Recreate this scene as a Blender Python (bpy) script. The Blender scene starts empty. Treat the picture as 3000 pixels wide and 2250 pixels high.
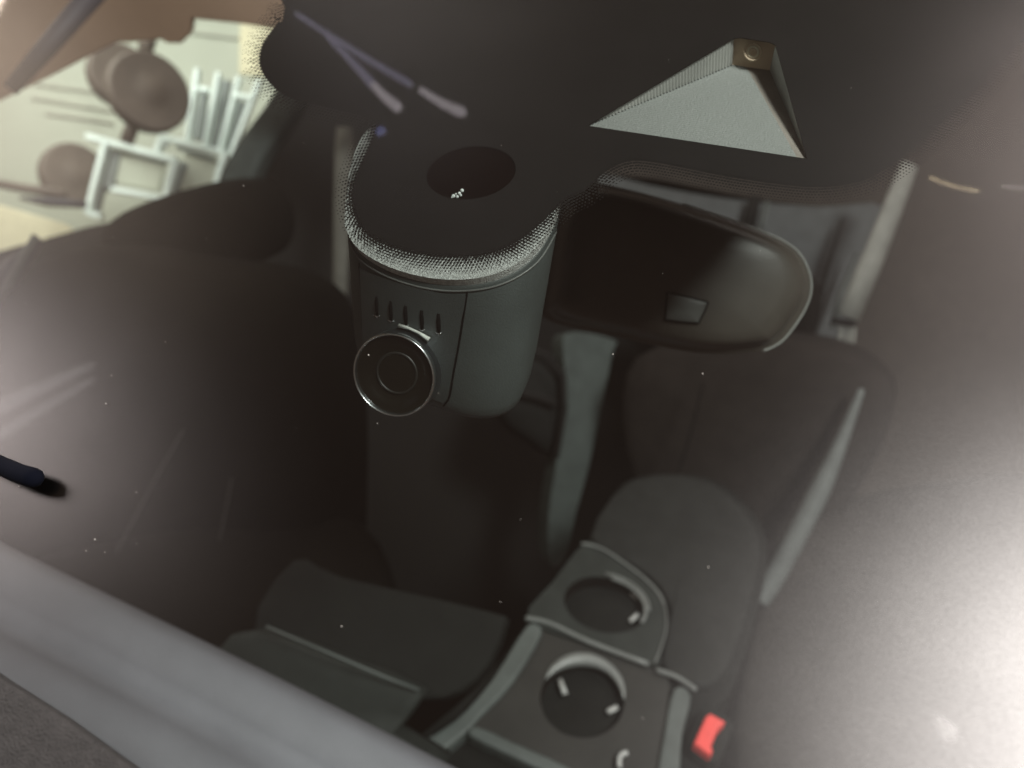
import bpy, bmesh, math, random
from mathutils import Vector, Matrix
from mathutils.bvhtree import BVHTree
from mathutils.geometry import tessellate_polygon
random.seed(7)
S = bpy.context.scene
COL = S.collection

# ---------------------------------------------------------------- camera
# world axes: X across the car, Y towards its rear, Z up
F = 2200.0; CX, CY = 1500.0, 1125.0            # lens in photo pixels (3000 x 2250)
Rn = Vector((1277, -1660, 2200)).normalized()
Ln = Vector((-5990, -1693, 2200)); Ln = (Ln - Rn*Ln.dot(Rn)).normalized()
Dn = Rn.cross(Ln).normalized() * -1            # down, in camera axes (x right, y down, z forward)
def W(c): return Vector((-c.dot(Ln), c.dot(Rn), -c.dot(Dn)))
right, down, fwd = W(Vector((1,0,0))), W(Vector((0,1,0))), W(Vector((0,0,1)))
CAM = Vector((0, 0, 1.55))
cd = bpy.data.cameras.new('camera'); cam = bpy.data.objects.new('camera', cd); COL.objects.link(cam)
M = Matrix((right, -down, -fwd)).transposed().to_4x4(); M.translation = CAM
cam.matrix_world = M
cd.sensor_width = 36; cd.lens = 36*F/3000; cd.clip_start = .01; cd.clip_end = 100
cd.dof.use_dof = True; cd.dof.focus_distance = .245; cd.dof.aperture_fstop = 8.5
S.camera = cam

def ray(px, py): return right*((px-CX)/F) + down*((py-CY)/F) + fwd
def P(px, py, d): return CAM + ray(px, py)*d
def hit(px, py, pl):
    p, n = pl; r = ray(px, py)
    return CAM + r*((p-CAM).dot(n)/r.dot(n))
GN = Vector((0, -math.sin(math.radians(25)), math.cos(math.radians(25))))   # outward normal of the windscreen
G0 = P(1340, 760, .245)
def G(px, py, off=0.0): return hit(px, py, (G0-GN*off, GN))
def mirror(v): return v - GN*(2*(v-G0).dot(GN))
def R(px, py, d): return mirror(P(px, py, d))     # a real place in the garage whose image the windscreen shows there

# ---------------------------------------------------------------- world + lamps
w = bpy.data.worlds.new('World'); S.world = w; w.use_nodes = True
w.node_tree.nodes['Background'].inputs[0].default_value = (.68, .48, .38, 1)
w.node_tree.nodes['Background'].inputs[1].default_value = .125
S.view_settings.view_transform = 'Standard'; S.view_settings.look = 'None'
S.view_settings.exposure = 0; S.view_settings.gamma = 1
def area(name, loc, tgt, size, power, col, sy=None):
    l = bpy.data.lights.new(name, 'AREA'); l.energy = power; l.color = col
    l.size = size
    if sy: l.shape = 'RECTANGLE'; l.size_y = sy
    o = bpy.data.objects.new(name, l); COL.objects.link(o)
    o.location = loc; o.rotation_euler = (tgt-loc).to_track_quat('-Z', 'Y').to_euler()
    return o
area('ceiling_lamp_bright', R(3610, 2260, 1.2), G(1900, 1500), .40, 50, (1, .965, .94))
area('haze_fill_left', R(-500, 1060, .8), G(600, 1600), .23, 3.6, (1, .90, .88))  # added fill for the warm glow a wall would reflect at left
area('haze_fill_top_left', R(-420, -60, 2.4), G(500, 600), .7, 20, (1, .84, .70))  # added fill, spreads tan haze over the top left
area('haze_fill_right', R(3700, 250, 2.4), G(1900, 900), .9, 32, (1, .88, .84))  # added fill that lifts the glass haze at right
area('wall_fill_light', P(-300, -700, 2.0), P(420, 330, 3.2), .9, 22.5, (.97, 1, .95))  # added light that brightens the wall beyond the side window
area('ceiling_lamp_overhead', R(900, -900, 2.6), G(1500, 1200), 1.2, 13, (1, .95, .88))

# ---------------------------------------------------------------- materials
def mat(name, col, rough=.6, metal=0, spec=.5, var=.15, vscale=40, bump=0, bscale=400, emit=None, es=0, coat=0):
    m = bpy.data.materials.new(name); m.use_nodes = True; nt = m.node_tree
    b = nt.nodes['Principled BSDF']
    tc = nt.nodes.new('ShaderNodeTexCoord')
    nz = nt.nodes.new('ShaderNodeTexNoise'); nz.inputs['Scale'].default_value = vscale; nz.inputs['Detail'].default_value = 6
    nt.links.new(tc.outputs['Object'], nz.inputs['Vector'])
    rp = nt.nodes.new('ShaderNodeValToRGB')
    rp.color_ramp.elements[0].position = .3; rp.color_ramp.elements[1].position = .7
    rp.color_ramp.elements[0].color = tuple(c*(1-var) for c in col)+(1,)
    rp.color_ramp.elements[1].color = tuple(min(1,c*(1+var)) for c in col)+(1,)
    nt.links.new(nz.outputs['Fac'], rp.inputs['Fac']); nt.links.new(rp.outputs['Color'], b.inputs['Base Color'])
    b.inputs['Roughness'].default_value = rough; b.inputs['Metallic'].default_value = metal
    b.inputs['Specular IOR Level'].default_value = spec; b.inputs['Coat Weight'].default_value = coat
    if bump:
        n2 = nt.nodes.new('ShaderNodeTexNoise'); n2.inputs['Scale'].default_value = bscale; n2.inputs['Detail'].default_value = 3
        nt.links.new(tc.outputs['Object'], n2.inputs['Vector'])
        bp = nt.nodes.new('ShaderNodeBump'); bp.inputs['Strength'].default_value = bump; bp.inputs['Distance'].default_value = .002
        nt.links.new(n2.outputs['Fac'], bp.inputs['Height']); nt.links.new(bp.outputs['Normal'], b.inputs['Normal'])
    if emit: b.inputs['Emission Color'].default_value = emit+(1,); b.inputs['Emission Strength'].default_value = es
    return m

def glass_mat():
    m = bpy.data.materials.new('windscreen_glass'); m.use_nodes = True; nt = m.node_tree; nt.nodes.clear()
    out = nt.nodes.new('ShaderNodeOutputMaterial')
    tr = nt.nodes.new('ShaderNodeBsdfTransparent'); tr.inputs[0].default_value = (.90, .95, .92, 1)
    gl = nt.nodes.new('ShaderNodeBsdfGlossy'); gl.inputs['Roughness'].default_value = .03
    hz = nt.nodes.new('ShaderNodeBsdfGlossy'); hz.distribution = 'BECKMANN'; hz.inputs['Roughness'].default_value = .37; hz.inputs[0].default_value = (1, .97, .95, 1)
    fr = nt.nodes.new('ShaderNodeFresnel'); fr.inputs['IOR'].default_value = 1.6
    mx = nt.nodes.new('ShaderNodeMixShader'); mx2 = nt.nodes.new('ShaderNodeMixShader')
    nt.links.new(fr.outputs[0], mx.inputs[0]); nt.links.new(tr.outputs[0], mx.inputs[1]); nt.links.new(gl.outputs[0], mx.inputs[2])
    tc = nt.nodes.new('ShaderNodeTexCoord'); nz = nt.nodes.new('ShaderNodeTexNoise'); nz.inputs['Scale'].default_value = 14; nz.inputs['Detail'].default_value = 8
    mr = nt.nodes.new('ShaderNodeMapRange'); mr.inputs[1].default_value = .3; mr.inputs[2].default_value = .7; mr.inputs[3].default_value = .050; mr.inputs[4].default_value = .068
    nt.links.new(tc.outputs['Object'], nz.inputs['Vector']); nt.links.new(nz.outputs['Fac'], mr.inputs[0])
    n2 = nt.nodes.new('ShaderNodeTexNoise'); n2.inputs['Scale'].default_value = 2600; n2.inputs['Detail'].default_value = 2
    m2 = nt.nodes.new('ShaderNodeMapRange'); m2.inputs[1].default_value = .25; m2.inputs[2].default_value = .75; m2.inputs[3].default_value = .76; m2.inputs[4].default_value = 1.24
    ml = nt.nodes.new('ShaderNodeMath'); ml.operation = 'MULTIPLY'
    nt.links.new(tc.outputs['Object'], n2.inputs['Vector']); nt.links.new(n2.outputs['Fac'], m2.inputs[0])
    nt.links.new(mr.outputs[0], ml.inputs[0]); nt.links.new(m2.outputs[0], ml.inputs[1])
    nt.links.new(ml.outputs[0], mx2.inputs[0]); nt.links.new(mx.outputs[0], mx2.inputs[1]); nt.links.new(hz.outputs[0], mx2.inputs[2])
    nt.links.new(mx2.outputs[0], out.inputs[0])
    return m

GLASS = glass_mat()
FRIT = mat('black_ceramic_frit', (.0105, .0088, .0085), .7, spec=.2)
CAMBODY = mat('dash_cam_plastic', (.054, .064, .062), .55, bump=.12, bscale=1500)
CAMPANEL = mat('dash_cam_panel', (.050, .058, .057), .48, bump=.1, bscale=1500)
PADM = mat('grey_adhesive_foam', (.60, .62, .60), .5, var=.3, vscale=900, bump=.8, bscale=2200)
BLACK = mat('black_gloss', (.006, .006, .006), .12)
CHROME = mat('dark_chrome', (.72, .76, .78), .26, metal=1, var=.05)
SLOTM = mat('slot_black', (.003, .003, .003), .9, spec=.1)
HOPPER = mat('grey_ribbed_plastic', (.25, .26, .25), .55, var=.06, vscale=2500, bump=.3, bscale=1500)
WALLR = mat('pale_ribbed_wall', (.36, .36, .34), .5)
BROWNP = mat('brown_lens_block', (.75, .58, .42), .5)
MIRR = mat('mirror_shell_black', (.052, .046, .039), .38, spec=.45, bump=.05, bscale=900)
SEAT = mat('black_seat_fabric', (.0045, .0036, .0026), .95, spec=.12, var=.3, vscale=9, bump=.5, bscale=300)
SEATG = mat('grey_bolster_highlight', (.105, .118, .115), .7)
GREY = mat('grey_console_plastic', (.027, .031, .029), .7, spec=.25, bump=.3, bscale=700)
GREYD = mat('dark_console_plastic', (.0085, .0092, .0084), .75, spec=.2, bump=.3, bscale=700)
GREYL = mat('pale_trim_plastic', (.085, .098, .095), .5, bump=.2, bscale=700)
DASHM = mat('dashboard_top', (.225, .225, .255), .62, var=.1, vscale=20, bump=.3, bscale=900)
PILLAR = mat('grey_green_pillar', (.060, .073, .069), .75, spec=.2)
BELT = mat('belt_webbing', (.22, .225, .205), .75, bump=.3, bscale=900)
BELTD = mat('belt_webbing_dark', (.10, .10, .085), .75)
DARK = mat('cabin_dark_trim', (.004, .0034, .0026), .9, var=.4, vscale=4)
REDM = mat('red_buckle', (.85, .09, .08), .45)
HEAD = mat('tan_headliner', (.66, .46, .32), .95, var=.1, vscale=6)
WALL = mat('pale_green_wall', (.50, .52, .43), .8, var=.06, vscale=3)
CREAM = mat('cream_panel', (.80, .74, .52), .8, var=.06)
MINT = mat('mint_white_frame', (.85, .95, .90), .5, var=.04)
SHELFP = mat('grey_shelf_panel', (.20, .22, .21), .7)
DISCM = mat('brown_disc_plastic', (.125, .098, .08), .62, var=.15, vscale=12)
STRAPD = mat('dark_blue_beam', (.03, .03, .045), .6)
NAVY = mat('navy_rubber', (.0012, .0018, .005), .9, spec=.1)
CLOTH = mat('cowl_weave', (.030, .028, .027), .8, var=.25, vscale=300, bump=.7, bscale=1500)
def lampm(name, c, s): return mat(name, (.5,.5,.5), .5, emit=c, es=s)
LILAC = lampm('lilac_tube_glow', (.88, .78, .84), 2.4)
LILACD = lampm('blue_tube_glow', (.50, .46, .74), 1.25)
STREAK = lampm('dim_pipe_glow', (.9, .85, .85), .75)  # glow put into ceiling pipes that are no lamps
GOLD = lampm('warm_filament_glow', (1, .80, .48), 5.0)
BALL = lampm('blue_indicator_glow', (.3, .35, .95), 1.6)

# ---------------------------------------------------------------- builders
def link(name, bm, m, parent=None, smooth=True):
    bmesh.ops.recalc_face_normals(bm, faces=bm.faces)
    me = bpy.data.meshes.new(name); bm.to_mesh(me); bm.free()
    if smooth:
        for p in me.polygons: p.use_smooth = True
    me.materials.append(m)
    o = bpy.data.objects.new(name, me); COL.objects.link(o)
    if parent:
        o.parent = parent; o.matrix_parent_inverse = Matrix.Translation(-parent.location)
    return o
def thing(name, label, cat, loc, group=None):
    o = bpy.data.objects.new(name, None); COL.objects.link(o); o.location = loc
    o.empty_display_size = .02
    o['label'] = label; o['category'] = cat
    if group: o['group'] = group
    return o
def tag(o, label, cat, group=None):
    o['label'] = label; o['category'] = cat
    if group: o['group'] = group
    return o
def spline(pts, n=6, closed=True):
    out = []; N = len(pts)
    rng = range(N) if closed else range(N-1)
    for i in rng:
        g = (lambda k: pts[k % N]) if closed else (lambda k: pts[max(0, min(N-1, k))])
        p0, p1, p2, p3 = g(i-1), g(i), g(i+1), g(i+2)
        for j in range(n):
            t = j/n
            out.append(tuple(.5*((2*b)+(-a+c)*t+(2*a-5*b+4*c-d)*t*t+(-a+3*b-3*c+d)*t**3) for a,b,c,d in zip(p0,p1,p2,p3)))
    if not closed: out.append(tuple(pts[-1]))
    return out
def puff(name, px, pl, thick, bulge, m, parent=None, smooth_n=5, edge=.06, prof=None):
    """solid body: outline lies on the real plane pl, domed front, full thickness behind"""
    pts = spline(px, smooth_n) if smooth_n > 1 else px
    n = pl[1].normalized()
    o = [hit(x, y, pl) for x, y in pts]; c = sum(o, Vector())/len(o)
    bm = bmesh.new(); rings = []
    prof = prof or [(1-edge, -thick), (1, -thick+min(thick*.3,.01)), (1, -min(thick*.3, bulge*.5+.002)), (1-edge*.35, 0), (1-edge, bulge*.25), (.86, bulge*.5), (.7, bulge*.75), (.5, bulge*.92), (.25, bulge)]
    for s, h in prof: rings.append([bm.verts.new(c+(p-c)*s+n*h) for p in o])
    k = len(o)
    for a, b in zip(rings, rings[1:]):
        for i in range(k): bm.faces.new((a[i], a[(i+1)%k], b[(i+1)%k], b[i]))
    bm.faces.new(rings[0])
    v = bm.verts.new(c+n*bulge)
    for i in range(k): bm.faces.new((rings[-1][i], rings[-1][(i+1)%k], v))
    return link(name, bm, m, parent)
def slab(name, px, pl, thick, m, parent=None, sm=1, bev=.002):
    """solid board with a bevelled edge; any outline, concave too"""
    n = pl[1].normalized()
    if n.dot(CAM-pl[0]) < 0: n = -n
    pts = spline(px, sm) if sm > 1 else px
    bm = bmesh.new(); f = bm.faces.new([bm.verts.new(hit(x, y, pl)) for x, y in pts])
    ex = bmesh.ops.extrude_face_region(bm, geom=[f])
    bmesh.ops.translate(bm, vec=-n*thick, verts=[v for v in ex['geom'] if isinstance(v, bmesh.types.BMVert)])
    bmesh.ops.recalc_face_normals(bm, faces=bm.faces)
    fr = [x for x in bm.faces if len(x.verts) > 4 or len(bm.faces) <= 6]
    top = max(bm.faces, key=lambda x: (len(x.verts), (x.calc_center_median()-pl[0]).dot(n)))
    if bev: bmesh.ops.bevel(bm, geom=list(top.edges), offset=bev, segments=3, affect='EDGES', profile=.5, clamp_overlap=True)
    bmesh.ops.triangulate(bm, faces=[x for x in bm.faces if len(x.verts) > 4])
    return link(name, bm, m, parent, False)
def tube_bm(bm, pts, rad, seg=10):
    pts = [Vector(p) for p in pts]; rs = rad if isinstance(rad, (list, tuple)) else [rad]*len(pts)
    prev = None; rings = []
    for i, p in enumerate(pts):
        t = (pts[min(i+1, len(pts)-1)]-pts[max(i-1, 0)]).normalized()
        a = prev if prev else (Vector((0,0,1)) if abs(t.z) < .9 else Vector((1,0,0)))
        u = (a - t*a.dot(t)).normalized(); v = t.cross(u); prev = u
        rings.append([bm.verts.new(p+(u*math.cos(q)+v*math.sin(q))*rs[i]) for q in [2*math.pi*j/seg for j in range(seg)]])
    for a, b in zip(rings, rings[1:]):
        for i in range(seg): bm.faces.new((a[i], a[(i+1)%seg], b[(i+1)%seg], b[i]))
    bm.faces.new(rings[0]); bm.faces.new(rings[-1])
def tube(name, pts, rad, m, parent=None, seg=10):
    bm = bmesh.new(); tube_bm(bm, pts, rad, seg); return link(name, bm, m, parent)
def ribbon(name, px, wpx, pl, thick, m, parent=None):
    """flat strap following pixel path on plane"""
    n = pl[1].normalized(); c = [hit(x, y, pl) for x, y in px]; bm = bmesh.new(); rings = []
    for i, p in enumerate(c):
        t = (c[min(i+1, len(c)-1)]-c[max(i-1, 0)]).normalized(); s = t.cross(n).normalized()
        depth = (p-CAM).dot(fwd); h = (wpx[i] if isinstance(wpx, list) else wpx)*depth/F/2
        rings.append([bm.verts.new(p+s*h), bm.verts.new(p+s*h-n*thick), bm.verts.new(p-s*h-n*thick), bm.verts.new(p-s*h), bm.verts.new(p+n*thick*.6)])
    for a, b in zip(rings, rings[1:]):
        for i in range(5): bm.faces.new((a[i], a[(i+1)%5], b[(i+1)%5], b[i]))
    bm.faces.new(rings[0]); bm.faces.new(rings[-1])
    return link(name, bm, m, parent)
def bar_bm(bm, a, b, wd, dp, n):
    t = (b-a).normalized(); s = t.cross(n).normalized()*wd/2; d = n.normalized()*dp
    v = [bm.verts.new(q) for q in (a+s, a-s, a-s-d, a+s-d, b+s, b-s, b-s-d, b+s-d)]
    for f in ((0,1,2,3),(4,5,6,7),(0,1,5,4),(1,2,6,5),(2,3,7,6),(3,0,4,7)): bm.faces.new([v[i] for i in f])
def circle_px(cx, cy, rx, ry, rot=0, n=40):
    r = math.radians(rot)
    return [(cx+rx*math.cos(a)*math.cos(r)-ry*math.sin(a)*math.sin(r), cy+rx*math.cos(a)*math.sin(r)+ry*math.sin(a)*math.cos(r)) for a in [2*math.pi*i/n for i in range(n)]]
def pt_in(p, poly):
    x, y = p; c = False; j = len(poly)-1
    for i in range(len(poly)):
        if (poly[i][1] > y) != (poly[j][1] > y) and x < (poly[j][0]-poly[i][0])*(y-poly[i][1])/(poly[j][1]-poly[i][1])+poly[i][0]: c = not c
        j = i
    return c
def plane(px, py, d, n): return (P(px, py, d), Vector(n).normalized())

# ================================================================ outside, beyond the side window
PW = plane(400, 300, 3.2, tuple(-fwd))
wall = puff('garage_wall', [(-900,-700),(1500,-700),(1500,1100),(-900,1100)], PW, .08, 0, WALL, None, 1, .01)
wall['kind'] = 'structure'
PF = (PW[0]+(-fwd)*.012, -fwd)
cp = puff('notice_board', [(703,70),(900,95),(900,230),(700,215)], PF, .02, .001, CREAM, None, 1, .01)
tag(cp, 'cream notice board on the garage wall beside the dotted black glass edge', 'board')
bm = bmesh.new()
for a, b in (((100,245),(320,275)),((90,285),(330,325)),((130,330),(330,360)),((560,95),(700,112))):
    bar_bm(bm, hit(*a, PF), hit(*b, PF), .010, .02, -fwd)
tag(link('wall_moulding', bm, mat('moulding_grey', (.38,.38,.32), .8), None, False), 'thin grey grooved moulding lines running across the pale wall', 'moulding')
lp = puff('cream_shutter', [(-300,560),(0,600),(190,655),(250,700),(0,780),(-300,800)], (P(100,650,2.9), -fwd), .02, .002, CREAM, None, 1, .01)
tag(lp, 'cream shutter strip low in the side window beside the grey rail', 'shutter')
rail = tube('window_rail', [P(-80,525,2.6), P(60,550,2.6), P(190,570,2.6)], [.014,.016,.020], DISCM)
tag(rail, 'grey brown round rail crossing the side window at left edge of view', 'rail')
rail2 = tube('cable', [P(60,580,2.55), P(140,592,2.55), P(250,600,2.55)], [.006,.016,.013], STRAPD)
tag(rail2, 'short dark blue cable end below the grey rail in the side window', 'cable')

# pale storage rack
PR = (P(450, 400, 2.7), -fwd); PRb = (P(450, 400, 2.78), -fwd)
rack = thing('storage_rack', 'mint white open storage rack with upright posts and box frames behind the brown discs', 'rack', hit(400, 640, PR))
def bars(name, segs, wd, dp, pl, m, parent):
    bm = bmesh.new()
    for a, b in segs: bar_bm(bm, hit(*a, pl), hit(*b, pl), wd, dp, pl[1])
    return link(name, bm, m, parent, False)
for i, seg in enumerate((((575,200),(545,405)), ((637,210),(598,420)), ((697,222),(643,436)), ((757,235),(672,455)))):
    bars('post', [seg], .0135, .03, (PR[0]+fwd*.003*i, PR[1]), MINT, rack)
for seg in (((568,256),(612,262)), ((682,276),(740,284))): bars('crossbar', [seg], .014, .02, (PR[0]+fwd*.004, PR[1]), MINT, rack)
puff('back_panel', [(585,268),(608,270),(590,412),(560,405)], PRb, .02, .002, SHELFP, rack, 1, .02)
puff('back_panel', [(636,230),(676,235),(645,440),(604,425)], PRb, .02, .002, SHELFP, rack, 1, .02)
puff('back_panel', [(690,290),(735,300),(680,450),(655,445)], PRb, .02, .002, SHELFP, rack, 1, .02)
bars('front_frame', [((305,412),(252,622)), ((250,396),(512,466)), ((512,466),(480,578)), ((325,552),(482,580)), ((252,622),(292,632))], .018, .035, (PR[0]-fwd*.02, PR[1]), MINT, rack)
bars('side_frame', [((472,398),(656,446)), ((656,446),(630,535)), ((472,398),(455,440))], .017, .035, (PR[0]-fwd*.012, PR[1]), MINT, rack)
puff('bin_panel', [(318,434),(480,476),(466,560),(340,535)], (PR[0]+fwd*.02,PR[1]), .02, .002, WALL, rack, 1, .02)
puff('bin_panel', [(310,440),(352,450),(330,550),(300,560),(285,625),(262,620)], (PR[0]+fwd*.012,PR[1]), .02, .002, SHELFP, rack, 1, .02)
puff('bin_panel', [(520,470),(548,478),(520,560),(495,572)], (PR[0]+fwd*.02,PR[1]), .02, .002, SHELFP, rack, 1, .02)
puff('bin_panel', [(545,448),(645,466),(625,535),(530,565),(520,520)], (PR[0]+fwd*.03,PR[1]), .02, .002, WALL, rack, 1, .02)
puff('shade_bar', [(520,425),(632,458),(628,468),(512,436)], (PR[0]+fwd*.006,PR[1]), .01, .001, SHELFP, rack, 1, .02)
puff('shade_bar', [(320,432),(490,474),(488,482),(320,440)], (PR[0]+fwd*.012,PR[1]), .01, .001, SHELFP, rack, 1, .02)
bm = bmesh.new(); bmesh.ops.create_uvsphere(bm, u_segments=16, v_segments=10, radius=.013, matrix=Matrix.Translation(P(485,424,2.64)))
link('bolt_head', bm, MINT, rack)
# round brown discs
def disc(cx, cy, r, d, yaw, label, stem=None, stem2=None):
    t = thing('round_disc', label, 'disc', P(cx, cy, d), 'brown round discs on stems outside the side window')
    ax = (-fwd*math.cos(yaw) + right*math.sin(yaw)*.9).normalized()
    u = (down - ax*down.dot(ax)).normalized(); v = ax.cross(u)
    c = P(cx, cy, d); rr = r*d/F; bm = bmesh.new(); rings = []
    for s, h in ((0.01,-.05),(.9,-.05),(.98,-.044),(1,-.03),(1,.0),(.98,.010),(.94,.012),(.88,.011),(.55,.009),(.33,.010),(.25,.014),(.01,.015)):
        rings.append([bm.verts.new(c+ax*h+(u*math.cos(q)*1.0+v*math.sin(q))*rr*s) for q in [2*math.pi*j/48 for j in range(48)]])
    for a, b in zip(rings, rings[1:]):
        for i in range(48): bm.faces.new((a[i], a[(i+1)%48], b[(i+1)%48], b[i]))
    link('disc_plate', bm, DISCM, t)
    for s in (stem or []):
        tube('stem', [P(s[0], s[1], d+.05), P(s[2], s[3], d+.05)], s[4]*d/F, DISCM, t)
    return t
disc(360, 220, 92, 2.62, .85, 'rear brown round disc half hidden behind the largest disc', [(425,150,440,100,22)])
disc(440, 268, 116, 2.5, .85, 'largest brown round disc standing on a short stem above the mint frame', [(395,350,370,418,20)])
disc(222, 512, 92, 2.86, .95, 'lower brown round disc left of the mint frame', None)

# ================================================================ car shell
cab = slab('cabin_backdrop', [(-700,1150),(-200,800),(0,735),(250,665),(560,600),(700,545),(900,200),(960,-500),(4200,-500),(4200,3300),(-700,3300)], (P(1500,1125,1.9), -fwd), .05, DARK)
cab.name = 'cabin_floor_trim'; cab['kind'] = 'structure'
hl = thing('headliner', 'tan brown cabin headliner edge above the side window at top left', 'headliner', P(300, 0, 1.2))
slab('rear_edge', [(1650,350),(2700,-100),(3500,-300),(3900,2600),(2300,2100),(2300,1150),(2420,900),(2500,640),(2400,612),(2200,582),(1900,522),(1700,500)], (P(2200,500,1.68), -fwd), .015, mat('brown_lining_and_haze', (.038,.031,.026), .9), hl, 4, .004)  # rear lining, stretched down the right side to imitate brown haze
slab('lining', [(-700,550),(0,298),(170,215),(310,142),(345,125),(375,128),(470,118),(490,130),(530,130),(556,105),(562,58),(700,72),(812,88),(900,150),(1400,300),(1400,-500),(-700,-500)], (P(300,0,1.15), Vector((.15,-.75,-.3)).normalized()), .015, HEAD, hl, 1, .004)
tag(tube('roof_reflection', [P(30,262,.95), P(140,135,.95), P(300,-50,.95)], [.009,.012,.014], STRAPD), 'dark blue grey strip standing in for a reflected line over the headliner at top left corner', 'strap')  # dark tube put in for a reflected dark line
tag(ribbon('quarter_trim', [(-40,840),(20,800),(110,700)], [60,70,20], (P(50,770,1.0), -fwd), .01, STRAPD), 'dark wedge of door trim at the left edge under the cream shutter', 'door trim')
tag(tube('pillar_reflection', [P(-30,920,.95), P(40,800,.95), P(105,690,.95)], .0045, GREYL), 'pale lilac strip imitating the pillar reflection beside the dark door wedge at left edge', 'reflection')  # pale tube put in for the pillar's reflection
pp = puff('door_pillar', [(640,540),(690,430),(770,320),(830,240),(900,240),(860,330),(770,470),(700,620)], (P(750,400,1.5), -fwd), .05, .01, PILLAR)
tag(pp, 'dim grey door pillar between the bright side window and dark cabin', 'pillar')

# rear side panel behind the mirror
rp = thing('rear_side_panel', 'mid grey rear cabin side panel behind the mirror under the dotted black edge', 'side panel', P(2200, 700, 1.6))
puff('panel', [(1700,508),(1900,540),(2120,578),(2400,604),(2600,605),(2560,800),(2440,1060),(2250,1100),(1700,700)], (P(2200,700,1.6), (-fwd-right*.2)), .05, .01, mat('grey_side_panel', (.060,.066,.068), .7), rp, 3)
ribbon('rib', [(2215,575),(2190,680)], 34, (P(2200,600,1.55), -fwd), .01, DARK, rp)
ribbon('rib', [(2250,590),(2225,700)], 10, (P(2200,600,1.54), -fwd), .01, GREYL, rp)
ribbon('rib', [(2470,640),(2420,800),(2370,1030)], [6,12,8], (P(2400,800,1.5), -fwd), .01, DARK, rp)
ribbon('rib', [(2515,740),(2470,860),(2440,960)], [5,22,10], (P(2400,800,1.48), -fwd), .01, GREYL, rp)

# central column seen between dash cam and mirror
cp = thing('rear_seat_side', 'grey green upright trim column between dash cam and mirror', 'trim column', P(1650, 1500, 1.35))
PC = (P(1650,1250,1.35), (-fwd+right*.25).normalized())
slab('column', [(1660,975),(1800,995),(1795,1040),(1762,1200),(1728,1360),(1690,1500),(1655,1640),(1610,1650),(1608,1500),(1640,1300),(1660,1150),(1652,1060)], PC, .06, PILLAR, cp, 4, .003)
puff('side_pad', [(1540,1010),(1600,1030),(1648,1070),(1655,1180),(1630,1330),(1560,1300),(1470,1220),(1500,1100)], (PC[0]+fwd*.04, PC[1]), .06, .02, GREYD, cp, 4)
tube('seam', [hit(*q, (PC[0]-fwd*.008, PC[1])) for q in ((1550,1020),(1610,1045),(1650,1100),(1655,1200),(1630,1340))], .005, DARK, cp)
tube('seam', [hit(*q, (PC[0]-fwd*.008, PC[1])) for q in ((1520,1150),(1580,1165),(1630,1185))], .006, DARK, cp)

# seats
def seat(label, base, parts, highlights=None):
    t = thing('front_seat', label, 'seat', base, 'front seats')
    for nm, px, pl, th, bu, m in parts: puff(nm, px, pl, th, bu, m, t, 4)
    for q, r, d in (highlights or []): tube('bolster_highlight', [P(x, y, d) for x, y in q], r, SEATG, t)  # pale tube stands in for the highlight along the bolster
    return t
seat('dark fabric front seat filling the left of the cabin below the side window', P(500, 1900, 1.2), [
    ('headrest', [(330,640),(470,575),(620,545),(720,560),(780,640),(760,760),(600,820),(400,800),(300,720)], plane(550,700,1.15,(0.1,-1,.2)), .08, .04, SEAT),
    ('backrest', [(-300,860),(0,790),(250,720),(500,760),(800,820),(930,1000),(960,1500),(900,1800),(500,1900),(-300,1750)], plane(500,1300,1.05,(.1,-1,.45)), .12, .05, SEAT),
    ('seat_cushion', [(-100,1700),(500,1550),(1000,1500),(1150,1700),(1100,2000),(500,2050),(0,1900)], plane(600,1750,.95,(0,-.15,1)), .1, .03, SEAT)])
seat('dark fabric front seat right of the centre console with a pale painted bolster highlight', P(2000, 1700, 1.2), [
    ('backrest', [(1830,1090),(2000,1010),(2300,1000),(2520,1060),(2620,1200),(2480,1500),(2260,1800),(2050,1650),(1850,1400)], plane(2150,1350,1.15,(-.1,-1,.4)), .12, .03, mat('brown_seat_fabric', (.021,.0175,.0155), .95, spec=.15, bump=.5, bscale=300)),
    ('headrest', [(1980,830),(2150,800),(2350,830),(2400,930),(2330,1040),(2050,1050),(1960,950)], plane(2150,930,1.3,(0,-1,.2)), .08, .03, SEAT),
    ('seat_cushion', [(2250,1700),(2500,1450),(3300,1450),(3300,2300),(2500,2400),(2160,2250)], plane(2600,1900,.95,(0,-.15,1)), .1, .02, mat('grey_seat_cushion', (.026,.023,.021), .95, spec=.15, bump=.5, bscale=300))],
    [(spline([(2525,1140),(2450,1330),(2370,1500),(2270,1690),(2222,1760)], 5, False), [.004+.010*min(1, i/8) for i in range(21)], 1.0)])

SEAM = mat('seat_seam_dim', (.035,.032,.030), .8)
for t_, q, d_ in (('l', [(330,1640),(420,1470),(520,1290),(600,1160)], .98), ('l', [(620,1700),(660,1500),(700,1300),(735,1120)], .98), ('r', [(2060,1120),(2020,1280),(1975,1420),(1930,1560)], 1.06)):
    o_ = [x for x in bpy.data.objects if x.name.startswith('front_seat')][0 if t_ == 'l' else 1]
    tube('seam', [P(x, y, d_) for x, y in spline(q, 4, False)], .0016, SEAM if t_ == 'l' else SLOTM, o_, 6)
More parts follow.
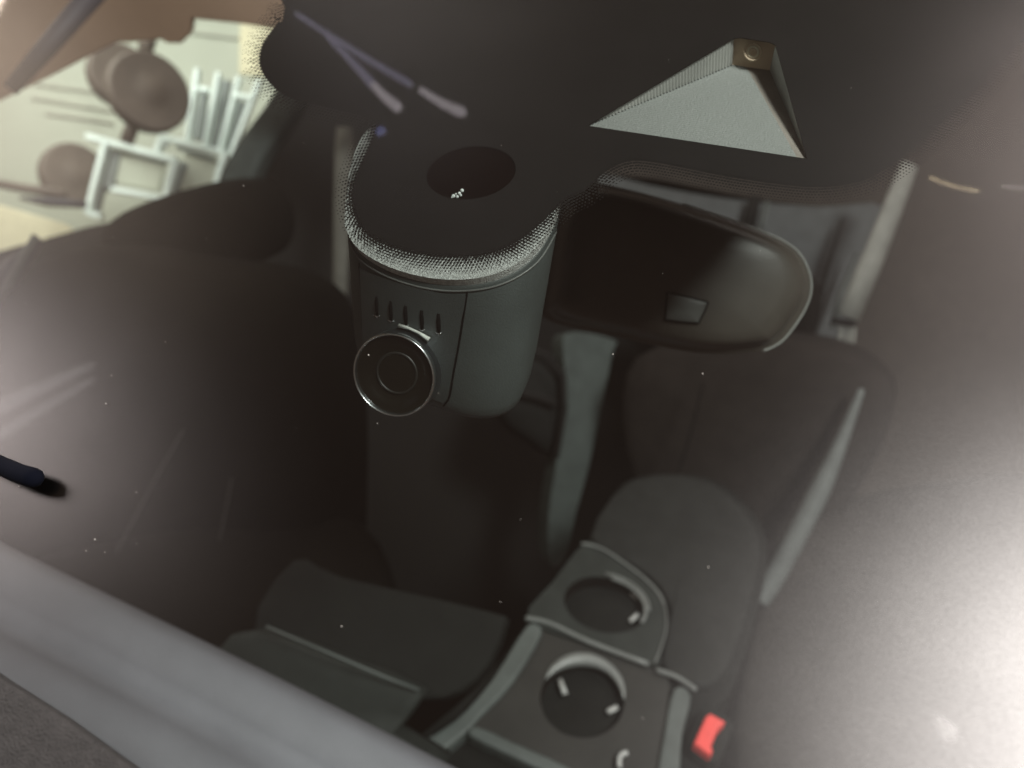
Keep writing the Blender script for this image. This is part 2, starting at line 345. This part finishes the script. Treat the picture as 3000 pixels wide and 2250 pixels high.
# belts
PB = (P(2550,700,1.3), (-fwd+right*.15).normalized())
b1 = thing('seat_belt', 'pale grey seat belt hanging at right with a metal ring below the dotted edge', 'seat belt', P(2480, 960, 1.3), 'seat belts')
ribbon('strap', [(2668,480),(2610,630),(2550,780),(2488,930)], [52,62,68,66], PB, .006, BELT, b1)
ribbon('lower_strap', [(2470,1010),(2440,1060),(2400,1140),(2340,1270)], [46,62,60,44], (PB[0]+fwd*.03, PB[1]), .006, BELTD, b1)
bm = bmesh.new()
for a, b in (((2468,950),(2504,956)),((2468,950),(2462,1000)),((2488,953),(2484,1002)),((2504,956),(2500,1005))): bar_bm(bm, hit(*a, PB), hit(*b, PB), .006, .006, PB[1])
link('metal_ring', bm, BELT, b1, False)
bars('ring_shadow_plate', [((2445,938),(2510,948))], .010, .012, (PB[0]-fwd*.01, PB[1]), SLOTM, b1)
PL = (P(1000,700,1.45), (-fwd+right*.2).normalized())
b2 = thing('seat_belt', 'dim olive grey seat belt hanging straight down left of the dash cam', 'seat belt', P(1000, 1000, 1.45), 'seat belts')
ribbon('strap', [(1008,372),(1010,420),(1003,600),(998,800),(992,975)], [40,56,50,44,40], PL, .006, BELTD, b2)
ribbon('belt_anchor', [(1000,1010),(990,1060),(975,1100)], [42,36,8], PL, .01, BELTD, b2)

# ================================================================ dashboard
dash = thing('dashboard', 'pale grey dashboard top running across the lower left corner', 'dashboard', P(500, 2000, .5))
ND = (0, -.35, 1)
rows = [([(-700,1240),(0,1588),(700,1928),(1300,2232),(1700,2440)], .530),
        ([(-700,1300),(0,1640),(700,1985),(1260,2270),(1640,2470)], .512),
        ([(-700,1420),(0,1745),(600,2050),(1100,2320),(1500,2530)], .503),
        ([(-700,1490),(0,1815),(500,2065),(1000,2330),(1400,2560)], .501),
        ([(-700,1530),(0,1860),(420,2075),(850,2310),(1250,2560)], .477),
        ([(-700,1600),(0,1930),(360,2120),(760,2360),(1150,2600)], .462),
        ([(-700,1800),(0,2120),(300,2290),(700,2500),(1050,2750)], .452)]
bm = bmesh.new(); gr = []
for pts, d in rows: gr.append([bm.verts.new(P(x, y, d)) for x, y in spline(pts, 8, False)])
for a_, b_ in zip(gr, gr[1:]):
    for i in range(len(a_)-1): bm.faces.new((a_[i], a_[i+1], b_[i+1], b_[i]))
ex = bmesh.ops.extrude_face_region(bm, geom=bm.faces[:]); bmesh.ops.translate(bm, vec=Vector((0,0,-.03)), verts=[v for v in ex['geom'] if isinstance(v, bmesh.types.BMVert)])
link('top_pad', bm, DASHM, dash)
sc = thing('centre_screen', 'dim grey green centre screen housing beside the console', 'screen housing', P(1050, 1950, .62))
puff('housing', [(860,1640),(1000,1690),(1430,1790),(1480,1830),(1400,1990),(1240,2050),(980,1960),(740,1850)], plane(1100,1850,.70,(.1,-.5,1)), .03, .002, GREYD, sc, 3, .03)
puff('lower_face', [(745,1850),(980,1935),(1232,2035),(1150,2150),(1300,2240),(1100,2300),(700,2040),(640,1900)], plane(1000,2020,.66,(.1,-.8,.8)), .03, .002, GREY, sc, 2, .03)
tube('edge_line', [P(x,y,.635) for x,y in ((780,1835),(980,1920),(1120,1980),(1228,2022))], .0012, GREYL, sc)
cw = thing('windscreen_cowl', 'brown grey woven looking cowl with a dark seal in the bottom left corner', 'cowl', G(0, 2150, -.004))
cowl = puff('panel', [(-200,1850),(0,1985),(180,2100),(420,2275),(600,2500),(-200,2500)], (G0+GN*.004, GN), .004, .0006, CLOTH, cw, 1, .01)
tube('seal', [G(x,y,-.003) for x,y in ((-100,1925),(0,1992),(180,2108),(420,2285))], .0007, NAVY, cw)

# ================================================================ centre console
ZP = P(1750, 1900, .78)
def zp(dz=0, n=(0,0,1)): return (ZP+Vector((0,0,dz)), Vector(n))
con = thing('centre_console', 'dark grey centre console with two cup holders one ahead of the other', 'console', P(1750, 1950, .9))
puff('base', [(1715,1590),(1780,1470),(1870,1395),(2080,1400),(2230,1530),(2240,1700),(2160,1980),(2080,2130),(2050,2400),(1150,2400),(1180,2210),(1400,2010),(1560,1800)], zp(-.012), .10, 0, GREYD, con, 3, .02)
puff('armrest', [(1730,1570),(1850,1405),(2070,1405),(2215,1540),(2215,1700),(2130,1960),(2040,2010),(1940,1950),(1968,1820),(1935,1720),(1850,1650)], zp(-.002), .03, .003, mat('armrest_pad', (.020,.021,.020), .75, spec=.2, bump=.3, bscale=700), con, 3, .04)
def holed(name, outer, hole, off, thick, m, parent, deep=None, deepm=None, sm=4):
    pl = zp(off); o = [hit(x, y, pl) for x, y in (spline(outer, sm) if sm > 1 else outer)]
    h = [hit(x, y, pl) for x, y in hole]; bm = bmesh.new(); allp = o+h; N = len(o)
    top = [bm.verts.new(p) for p in allp]; bot = [bm.verts.new(p-Vector((0,0,thick))) for p in allp]
    for t in tessellate_polygon([o, h]):
        try: bm.faces.new([top[i] for i in t])
        except ValueError: pass
    for rng in (list(range(N)), list(range(N, len(allp)))):
        for i in range(len(rng)):
            a, b = rng[i], rng[(i+1) % len(rng)]; bm.faces.new((top[a], top[b], bot[b], bot[a]))
    r = link(name, bm, m, parent, False)
    bm = bmesh.new(); c = sum(h, Vector())/len(h); rings = []
    for s, z in ((1.0, -.001), (.965, -.006), (.93, -.03), (.88, -deep), (.4, -deep-.002), (.01, -deep)):
        rings.append([bm.verts.new(c+(p-c)*s*1.0+Vector((0,0,z))) for p in h])
    k = len(h)
    for a, b in zip(rings, rings[1:]):
        for i in range(k): bm.faces.new((a[i], a[(i+1)%k], b[(i+1)%k], b[i]))
    cup = link('cup_holder', bm, deepm, parent)
    return r, cup
CUPM = mat('cup_holder_dark', (.012,.010,.009), .35)
cir1 = [tuple(v) for v in circle_px(1772, 1772, 122, 80, 14)]
cir2 = [tuple(v) for v in circle_px(1706, 2050, 124, 112, 10)]
_, cup1 = holed('cup_holder_panel', [(1711,1592),(1760,1606),(1830,1650),(1900,1705),(1942,1760),(1953,1830),(1936,1900),(1915,1950),(1725,1885),(1545,1812),(1620,1705)], cir1, .004, .012, GREY, con, .07, CUPM, 3)
_, cup2 = holed('cup_holder_panel', [(1575,1842),(1740,1895),(1900,1955),(1958,1985),(1955,2060),(1925,2260),(1720,2300),(1520,2190),(1385,2128),(1480,1990)], cir2, .000, .012, mat('lower_holder_panel', (.022,.022,.020), .55, bump=.3, bscale=700), con, .07, CUPM, 2)
def ztube(name, px, r, m, parent, off=.006): return tube(name, [hit(x, y, zp(off)) for x, y in px], r, m, parent)
TRIM = mat('console_edge_trim', (.16,.17,.165), .4)
ztube('edge_trim', spline([(1703,1592),(1760,1606),(1830,1650),(1900,1705),(1942,1760),(1953,1830),(1936,1900),(1918,1940)],4,False), [.0016]*17+[.0009]*12, TRIM, con)
ztube('edge_trim', spline([(1540,1811),(1610,1826),(1725,1880),(1900,1946)],4,False), .0026, TRIM, con)
ztube('edge_trim', spline([(1922,1962),(1985,1985),(2040,2022)],4,False), .0026, TRIM, con)
ztube('rim', circle_px(1772,1772,122,80,14)[30:40]+circle_px(1772,1772,122,80,14)[0:3], .0022, TRIM, cup1)
ztube('rim', circle_px(1772,1772,132,90,14)[29:40], .0014, TRIM, cup1)
ztube('rim', circle_px(1706,2044,122,112,10)[22:40], [.001,.0025,.004,.005,.006,.0065,.007,.007,.007,.0065,.006,.0055,.005,.0045,.004,.003,.002,.001], mat('cup_rim_highlight',(.20,.21,.205),.35), cup2, .002)  # pale tapered arc imitates the highlight on the upper rim
FING = mat('grip_finger_grey', (.42,.43,.42), .4)
ztube('grip_finger', [(1640,1992),(1648,2014),(1656,2034)], .0028, FING, cup2, -.004)
ztube('grip_finger', [(1780,2086),(1808,2072)], .0026, FING, cup2, -.004)
ztube('grip_finger', [(1850,1738),(1880,1764)], .0018, FING, cup1, -.004)
ztube('grip_finger', [(1846,1820),(1868,1800)], .0022, FING, cup1, -.004)
puff('cup_base_disc', [(1620,2122),(1660,2118),(1706,2124),(1690,2145),(1664,2156),(1640,2145)], zp(-.03), .01, .001, GREYL, cup2, 3)
slab('side_rail', [(1546,1828),(1588,1850),(1500,2000),(1400,2105),(1370,2140),(1250,2235),(1100,2330),(1040,2300),(1190,2195),(1330,2110),(1440,1990)], zp(.004), .02, GREYL, con, 3, .003)
slab('cross_bar', [(1395,2125),(1500,2170),(1700,2262),(1640,2275),(1480,2205),(1372,2150)], zp(.006), .015, GREYL, con, 2, .003)
slab('side_rail', [(1975,2015),(2025,2035),(2000,2150),(1985,2300),(1925,2300),(1945,2150)], zp(.006), .02, GREYL, con, 3, .003)
tag(ztube('cable_hook', spline([(1838,2205),(1822,2210),(1814,2225),(1815,2248)],4,False), .0024, FING, None, .008), 'small pale curved hook at the bottom edge of the lower cup holder', 'hook')
bk = thing('belt_buckle', 'red seat belt buckle button right of the centre console', 'belt buckle', hit(2080, 2150, zp(-.02)))
slab('release_button', [(2081,2087),(2126,2112),(2115,2124),(2104,2135),(2084,2184),(2090,2196),(2081,2212),(2033,2176),(2040,2158),(2068,2096)], zp(.02), .012, REDM, bk, 1, .003)
puff('housing', [(2070,2075),(2145,2110),(2140,2150),(2095,2235),(2020,2190),(2025,2150)], zp(.006), .06, .002, GREYD, bk, 3, .06)

# ================================================================ rear view mirror
PM = (P(1980, 780, .40), (-fwd*.9+down*.1).normalized())
mir = thing('rear_view_mirror', 'black rear view mirror back shell right of the dash cam with small square cover', 'mirror', P(1980, 780, .40))
MO = [(1600,700),(1635,580),(1690,535),(1800,545),(2000,597),(2200,665),(2320,722),(2368,790),(2375,860),(2345,930),(2290,1000),(2235,1028),(2050,1035),(1800,985),(1590,930),(1586,820)]
shell = puff('shell', MO, PM, .012, .016, MIRR, mir, 6, .10, [(.9,-.014),(.99,-.012),(1,-.004),(1,-.001),(.993,.0002),(.97,.0006),(.945,.0014),(.915,.0045),(.885,.0085),(.85,.0115),(.80,.0135),(.7,.0148),(.5,.0156),(.25,.016)])
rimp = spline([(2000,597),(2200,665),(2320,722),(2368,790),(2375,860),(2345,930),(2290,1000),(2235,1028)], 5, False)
tube('rim', [hit(x, y, (PM[0]-fwd*.0, PM[1])) for x, y in rimp], .0006, mat('mirror_rim_highlight', (.22,.225,.215), .35), mir)  # pale line drawn in as the highlight on the right edge
SQ = [(1962,858),(2062,882),(2072,892),(2050,940),(2040,946),(1955,938),(1950,928),(1955,870)]
puff('square_cover', SQ, (PM[0]+PM[1]*.0168, PM[1]), .004, .0006, mat('mirror_cover_plastic', (.075,.078,.074), .5), mir, 3, .08)
tube('cover_groove', [hit(x, y, (PM[0]+PM[1]*.0166, PM[1])) for x, y in spline(SQ,3)+[SQ[0]]], .0005, SLOTM, mir)
tube('mount_arm', [P(1700,560,.36), P(1690,500,.335), P(1680,430,.31)], .009, MIRR, mir)

# ================================================================ sensor housing behind the glass
def lerp(a, b, t): return a+(b-a)*t
OFF = .0055
A, B, C, D = G(1722,368,OFF), G(2365,465,OFF), G(2272,132,OFF), G(2150,113,OFF)
dI = (G(2180,190)-CAM).dot(fwd)+.024
I1, I2 = P(2146,190,dI), P(2256,206,dI)
hs = thing('sensor_housing', 'grey ribbed triangular sensor housing in the black glass band', 'sensor housing', P(2100, 300, dI))
NR = 46
def comb(name, fa, fb, m, amp):
    bm = bmesh.new(); rows = []
    nn = (fa(.5)-fb(.5)).cross(fa(0)-fa(1)).normalized()
    if nn.dot(CAM-fa(.5)) < 0: nn = -nn
    for i in range(NR*2+1):
        t = i/(NR*2); o = nn*(amp if i % 2 else 0)
        rows.append([bm.verts.new(lerp(fa(t), fb(t), s/6)+o) for s in range(7)])
    for a, b in zip(rows, rows[1:]):
        for s in range(6): bm.faces.new((a[s], a[s+1], b[s+1], b[s]))
    return link(name, bm, m, hs, False)
B2, I3 = lerp(A, B, .955), P(2186,196,dI)
comb('floor_panel', lambda t: lerp(A, I1, t), lambda t: lerp(B2, I3, t), HOPPER, .00022)
comb('floor_ramp', lambda t: lerp(B2, I3, t), lambda t: lerp(B, I2, t), mat('brown_ramp_plastic', (.26,.23,.205), .6, bump=.3, bscale=1500), .0001)
comb('side_wall', lambda t: lerp(A, I1, t), lambda t: lerp(A, D, t), WALLR, .0003)
comb('side_wall', lambda t: lerp(B, I2, t), lambda t: lerp(B, C, t), WALLR, .0003)
bm = bmesh.new()
for i in range(NR):
    t = (i+.5)/NR
    bmesh.ops.create_icosphere(bm, subdivisions=1, radius=.00030, matrix=Matrix.Translation(lerp(A, I1, t)+ (CAM-A).normalized()*.0006))
link('tooth_row', bm, GREYL, hs)
bm = bmesh.new(); vs = [bm.verts.new(p) for p in (I1, I2, P(2276,126,dI-.004), P(2140,108,dI-.004))]; bm.faces.new(vs); 
ex = bmesh.ops.extrude_face_region(bm, geom=bm.faces[:]); bmesh.ops.translate(bm, vec=fwd*.004, verts=[v for v in ex['geom'] if isinstance(v, bmesh.types.BMVert)])
lb = link('lens_block', bm, BROWNP, hs, False)
for rr, mm in ((24, BROWNP), (15, mat('lens_ring_tan', (.9,.78,.62), .4)), (8, BROWNP)):
    bm = bmesh.new(); pc = P(2206,152,dI-.0055-rr*.00001)
    bmesh.ops.create_circle(bm, cap_ends=False, segments=32, radius=rr*dI/F)
    pts = [v.co.copy() for v in bm.verts]; bm.free()
    tube('lens_ring', [pc+right*p.x-down*p.y for p in pts]+[pc+right*pts[0].x-down*pts[0].y], .0004, mm, lb, 6)

# ================================================================ dash cam
dc = thing('dash_cam', 'grey round edged dash cam hanging under the glass with a round lens and five slots', 'dash cam', G(1330, 600, .02))
PT = (G0-GN*.0085, GN)
TOP = [(1018,640),(1022,690),(1060,748),(1150,800),(1270,832),(1390,834),(1490,806),(1570,748),(1625,660),(1650,560),(1640,460),(1560,370),(1400,310),(1230,320),(1090,390),(1035,500)]
top = [hit(x, y, PT) for x, y in spline(TOP, 5)]
tc = sum(top, Vector())/len(top)
padt = [tc+(p-tc)*.995 for p in top]
bm = bmesh.new(); r1 = [bm.verts.new(p+GN*.003) for p in padt]; r2 = [bm.verts.new(p-GN*.0004) for p in padt]
bm.faces.new(r1)
for i in range(len(r1)): bm.faces.new((r1[i], r1[(i+1)%len(r1)], r2[(i+1)%len(r1)], r2[i]))
link('adhesive_pad', bm, PADM, dc, False)
bm = bmesh.new(); rings = []
BOT = [(1046,1050),(1050,1090),(1080,1130),(1150,1175),(1250,1212),(1370,1250),(1455,1256),(1518,1230),(1548,1165),(1552,1110),(1540,1050),(1470,985),(1380,945),(1250,930),(1130,955),(1066,1005)]
PBOT = (P(1280, 1215, .281), Vector((0, -.28, 1)).normalized())
bot = [hit(x, y, PBOT) for x, y in spline(BOT, 5)]; bc = sum(bot, Vector())/len(bot); n = len(top)
for s_, k in ((.96,0),(.995,.006),(1.0,.02),(1.0,.25),(1.0,.5),(1.0,.72),(.985,.85),(.955,.92),(.90,.965),(.80,.99),(.55,1.0),(.1,1.0)):
    cc = lerp(tc, bc, k); rings.append([bm.verts.new(cc+(lerp(p, q, k)-cc)*s_) for p, q in zip(top, bot)])
bm.faces.new(rings[0]); bm.faces.new(rings[-1])
for a, b in zip(rings, rings[1:]):
    for i in range(n): bm.faces.new((a[i], a[(i+1)%n], b[(i+1)%n], b[i]))
body = link('body', bm, CAMBODY, dc)
deps = BVHTree.FromPolygons([v.co for v in body.data.vertices], [p.vertices for p in body.data.polygons])
def onbody(x, y, off=.0003):
    l, nn, i, d = deps.ray_cast(CAM, ray(x, y).normalized())
    if l is None: return P(x, y, .25)
    if nn.dot(CAM-l) < 0: nn = -nn
    return l+nn*off
# lip line at the top of body
tube('lip_line', [onbody(x, y, .0002) for x, y in spline([(1024,705),(1062,765),(1150,816),(1270,848),(1390,850),(1490,824),(1575,766),(1628,680)],5,False)], .00035, mat('lip_edge_grey',(.12,.125,.12),.4), dc)
# front panel patch
def patch(name, tl, tr, br, bl, off, m, nx=16, ny=16, rad=0):
    bm = bmesh.new(); g = []
    for j in range(ny+1):
        row = []
        for i in range(nx+1):
            u, v = i/nx, j/ny
            ax = tl[0]*(1-u)+tr[0]*u; ay = tl[1]*(1-u)+tr[1]*u + 26*4*u*(1-u)*.55
            bx = bl[0]*(1-u)+br[0]*u; by = bl[1]*(1-u)+br[1]*u + 14*4*u*(1-u)
            row.append(bm.verts.new(onbody(ax*(1-v)+bx*v, ay*(1-v)+by*v, off)))
        g.append(row)
    for j in range(ny):
        for i in range(nx): bm.faces.new((g[j][i], g[j][i+1], g[j+1][i+1], g[j+1][i]))
    return link(name, bm, m, dc)
patch('front_panel', (1056,785), (1368,866), (1300,1180), (1066,1040), .0004, CAMPANEL)
tube('panel_seam', [onbody(x, y, .00015) for x, y in spline([(1370,850),(1358,930),(1345,1010),(1330,1090),(1318,1160),(1300,1188)],4,False)], .00035, SLOTM, dc, 6)
tube('panel_seam', [onbody(x, y, .00015) for x, y in spline([(1053,770),(1058,850),(1062,960)],4,False)], .00028, SLOTM, dc, 6)
for x, y in ((1106,868),(1147,882),(1190,895),(1237,908),(1286,918)):
    q = [(x, y), (x, y+18), (x+1, y+36), (x+1, y+54)]
    s = tube('vent_slot', [onbody(a, b, .0002) for a, b in q], [.0006,.00085,.00085,.0007], SLOTM, dc, 8)
    e = onbody(x, y+60, .0003); e0 = onbody(x-8, y+54, .0003); e1 = onbody(x+9, y+56, .0003)
    tube('slot_highlight', [e0, e, e1], .0003, CHROME, s, 6)  # chrome sliver added as the highlight below each slot
# lens
LC = onbody(1190, 1074, 0); ld = (LC-CAM).dot(fwd)
lc = P(1153, 1100, ld-.010)                      # face centre; barrel runs back into the body
ax = (lc - P(1196, 1070, ld+.004)).normalized()
u = (Vector((0,0,1)) - ax*ax.z).normalized(); v = ax.cross(u)
LR = 126*(lc-CAM).dot(fwd)/F
def lathe(name, prof, m, parent, seg=64):
    bm = bmesh.new(); rings = [[bm.verts.new(lc+ax*h+(u*math.cos(q)+v*math.sin(q))*r) for q in [2*math.pi*j/seg for j in range(seg)]] for r, h in prof]
    for a, b in zip(rings, rings[1:]):
        for i in range(seg): bm.faces.new((a[i], a[(i+1)%seg], b[(i+1)%seg], b[i]))
    return link(name, bm, m, parent)
lens = lathe('lens_barrel', [(LR*1.0,-.020),(LR*1.0,-.004),(LR*1.0,-.0012),(LR*.985,-.0002),(LR*.96,-.0002)], mat('barrel_dark_metal',(.30,.32,.34),.33,metal=1,bump=.05,bscale=500), dc)
lathe('lens_ring', [(LR*1.005,-.0016),(LR*1.006,-.0006),(LR*.995,.0003),(LR*.975,.0006),(LR*.955,.0003),(LR*.945,-.0006),(LR*.94,-.0016)], CHROME, lens)
lathe('lens_glass', [(LR*.955,-.0012),(LR*.80,-.0016),(LR*.72,-.0024),(LR*.55,-.0034),(LR*.3,-.0030),(LR*.001,-.0028)], mat('lens_cover_black',(.008,.007,.005),.22), lens)
lathe('inner_ring', [(LR*.52,-.0032),(LR*.49,-.0026),(LR*.46,-.0032)], mat('inner_ring_dark',(.014,.013,.011),.45), lens)
tube('sticker_edge', [onbody(x, y, .0012) for x, y in ((1175,950),(1205,958),(1235,972),(1262,990))], [.0008,.0005,.0005,.0009], mat('white_peel_edge',(.62,.64,.60),.4), dc, 6)

# ================================================================ windscreen
ws = thing('windscreen', 'dusty car windscreen glass with a black dotted edge band across the top', 'windscreen', G(1500, 1500))
bm = bmesh.new()
vs = [bm.verts.new(G(x, y, 0)) for x, y in ((-1500,-700),(4500,-700),(4500,3200),(-1500,3200))]; bm.faces.new(vs)
link('glass_pane', bm, GLASS, ws, False)
FO = [(870,-400),(835,20),(812,70),(768,135),(766,205),(832,276),(960,312),(1085,345),(1098,385),(1072,450),(1043,520),(1034,585),(1056,655),(1118,702),(1206,732),(1330,746),(1440,734),(1528,694),(1598,636),(1652,585),(1720,550),(1775,498),(1850,468),(1950,478),(2100,508),(2250,532),(2400,545),(2520,528),(2600,488),(2680,428),(2780,338),(2880,240),(2960,150),(3150,-60),(3400,-400)]
fo = spline(FO, 4)
# keep the straight top edge
hole1 = circle_px(1380, 506, 132, 77, -8, 40)
hole2 = [(1722,368),(2365,465),(2272,132),(2256,124),(2170,110),(2146,114)]
def clampy(p): return (p[0], max(p[1], -450))
fo = [clampy(p) for p in fo]
FOFF = .0045
pts3 = [[G(x, y, FOFF) for x, y in lp] for lp in (fo, hole1, hole2)]
flat = [p for lp in pts3 for p in lp]
bm = bmesh.new(); vv = [bm.verts.new(p) for p in flat]; vb = [bm.verts.new(p-GN*.0003) for p in flat]
T2 = [[Vector((x, y, 0)) for x, y in lp] for lp in (fo, hole1, hole2)]
for t in tessellate_polygon(T2):
    try: bm.faces.new([vv[i] for i in t]); bm.faces.new([vb[i] for i in t])
    except ValueError: pass
link('frit_band', bm, FRIT, ws, False)
# halftone dots fading out from the band
bm = bmesh.new(); NV = Vector
def dot(p, r):
    a = GN.orthogonal().normalized(); b = GN.cross(a)
    vs = [bm.verts.new(p+(a*math.cos(q)+b*math.sin(q))*r) for q in [math.pi*j/4 for j in range(8)]]
    bm.faces.new(vs)
acc = 0; step = 9.6
path = [p for p in fo if -60 < p[1] and p[0] < 3100]
seq = []
for a, b in zip(path, path[1:]):
    L = math.hypot(b[0]-a[0], b[1]-a[1])
    if L > 200: continue
    while acc < L:
        t = acc/L; nx_, ny_ = (b[1]-a[1])/L, -(b[0]-a[0])/L
        seq.append((a[0]+(b[0]-a[0])*t, a[1]+(b[1]-a[1])*t, nx_, ny_)); acc += step
    acc -= L
for i, (x, y, nx_, ny_) in enumerate(seq):
    if pt_in((x+nx_*12, y+ny_*12), fo): nx_, ny_ = -nx_, -ny_
    tx, ty = -ny_, nx_
    for k in range(7):
        o = 1+k*8.2; sh = step/2 if k % 2 else 0
        X, Y = x+nx_*o+tx*sh, y+ny_*o+ty*sh
        if pt_in((X, Y), fo) and k > 0: continue
        g = G(X, Y, FOFF); dd = (g-CAM).dot(fwd)
        dot(g, (5.5-.60*k)*random.uniform(.88,1.1)*dd/F)
link('frit_dots', bm, FRIT, ws, False)
SENS = mat('sensor_window_black', (.003,.0008,.0005), .3, spec=.1)
puff('sensor_window', circle_px(1380,506,136,81,-8,40), (G0-GN*.0052, GN), .0003, 0, SENS, ws, 1, .01)
# pale beads added as a lamp glint in the oval window
bm = bmesh.new()
for x, y, r in ((1329,574,6),(1340,576,5),(1346,566,5),(1354,558,6),(1350,572,4),(1336,568,3),(1324,578,3)):
    g = G(x, y, .0042); bmesh.ops.create_icosphere(bm, subdivisions=1, radius=r*(g-CAM).dot(fwd)/F, matrix=Matrix.Translation(g))
link('glint_beads', bm, mat('pale_glint_bead', (.85,.95,.88), .15, emit=(.8,1,.9), es=.0), ws, False)
# dust specks lying on the glass
bm = bmesh.new()
for i in range(34):
    g = G(random.uniform(0,3000), random.uniform(0,2250), -.0003)
    bmesh.ops.create_icosphere(bm, subdivisions=1, radius=random.choice((.00006,.00008,.0001,.00015)), matrix=Matrix.Translation(g))
for x, y in ((278,1580),(55,1425),(310,1182),(1080,1040)):
    bmesh.ops.create_icosphere(bm, subdivisions=1, radius=.0002, matrix=Matrix.Translation(G(x,y,-.0004)))
du = link('dust', bm, mat('dust_speck', (.7,.68,.62), .8), None, False); du['kind'] = 'stuff'
tag(tube('wiper_nozzle', [G(-80,1325,-.0035), G(0,1362,-.0035), G(50,1385,-.0035), G(90,1397,-.0035), G(108,1402,-.0035), G(120,1404,-.0035)], [.0026,.0028,.0030,.0031,.0027,.0012], NAVY), 'short navy black rubber nozzle poking in at the left edge of the glass', 'nozzle')

# ================================================================ lamps and glowing pipes the glass mirrors (they hang in the garage)
def rlamp(name, px, ds, rp, m, label, cat, group=None):
    pts = spline(px, 6, False); k = len(pts)-1
    dd = [ds[0]+(ds[1]-ds[0])*i/k for i in range(k+1)]
    rr = [ (rp[0]+(rp[1]-rp[0])*i/k)*dd[i]/F for i in range(k+1)]
    return tag(tube(name, [R(x, y, d) for (x, y), d in zip(pts, dd)], rr, m), label, cat, group)
g = 'thin tube lamps mirrored in the windscreen'
rlamp('tube_lamp', [(868,40),(960,100),(1080,175),(1200,245)], (.95,.75), (6,10), LILACD, 'long thin blue tube lamp mirrored across the top of the black band', 'tube lamp', g)
rlamp('tube_lamp', [(1235,265),(1300,305),(1352,328)], (.74,.68), (9,15), LILAC, 'pale lilac lamp end mirrored right above the oval window', 'tube lamp', g)
rlamp('tube_lamp', [(960,110),(1030,180),(1090,245)], (.92,.78), (5,14), LILACD, 'short blue lamp branch mirrored left of the long one', 'tube lamp', g)
rlamp('tube_lamp', [(1095,250),(1130,285),(1162,312)], (.77,.72), (10,16), LILAC, 'pale lilac lamp end mirrored above the dash cam left side', 'tube lamp', g)
rlamp('indicator_lamp', [(1112,378),(1118,390)], (.6,.6), (15,15), BALL, 'tiny blue indicator lamp mirrored at the top left of the dash cam', 'lamp')
rlamp('wire_lamp', [(2725,520),(2790,545),(2868,560)], (.5,.5), (4,4), GOLD, 'thin gold curved wire lamp mirrored at right', 'wire lamp')
rlamp('wire_lamp', [(2935,545),(3010,552)], (.5,.5), (5,5), lampm('dim_wire_glow',(.9,.8,.75),1.6), 'dim short wire lamp mirrored at the right edge', 'wire lamp')
rlamp('glowing_pipe', [(-80,1232),(100,1145),(270,1070)], (1.8,2.2), (26,8), STREAK, 'upper of two faint glowing pipes mirrored at the left edge', 'glowing pipe', 'faint glowing pipes mirrored at left')  # ceiling pipes made to glow so they mirror as pale streaks
rlamp('glowing_pipe', [(-80,1325),(120,1200),(275,1110)], (1.8,2.2), (18,6), STREAK, 'lower of two faint glowing pipes mirrored at the left edge', 'glowing pipe', 'faint glowing pipes mirrored at left')
rlamp('spot_lamp', [(2745,2105),(2770,2135),(2785,2150)], (1.3,1.3), (10,26), lampm('spot_rim_glow',(1,.95,.9),3.2), 'small spot lamp with a bright rim mirrored in the lower right glare', 'spot lamp')
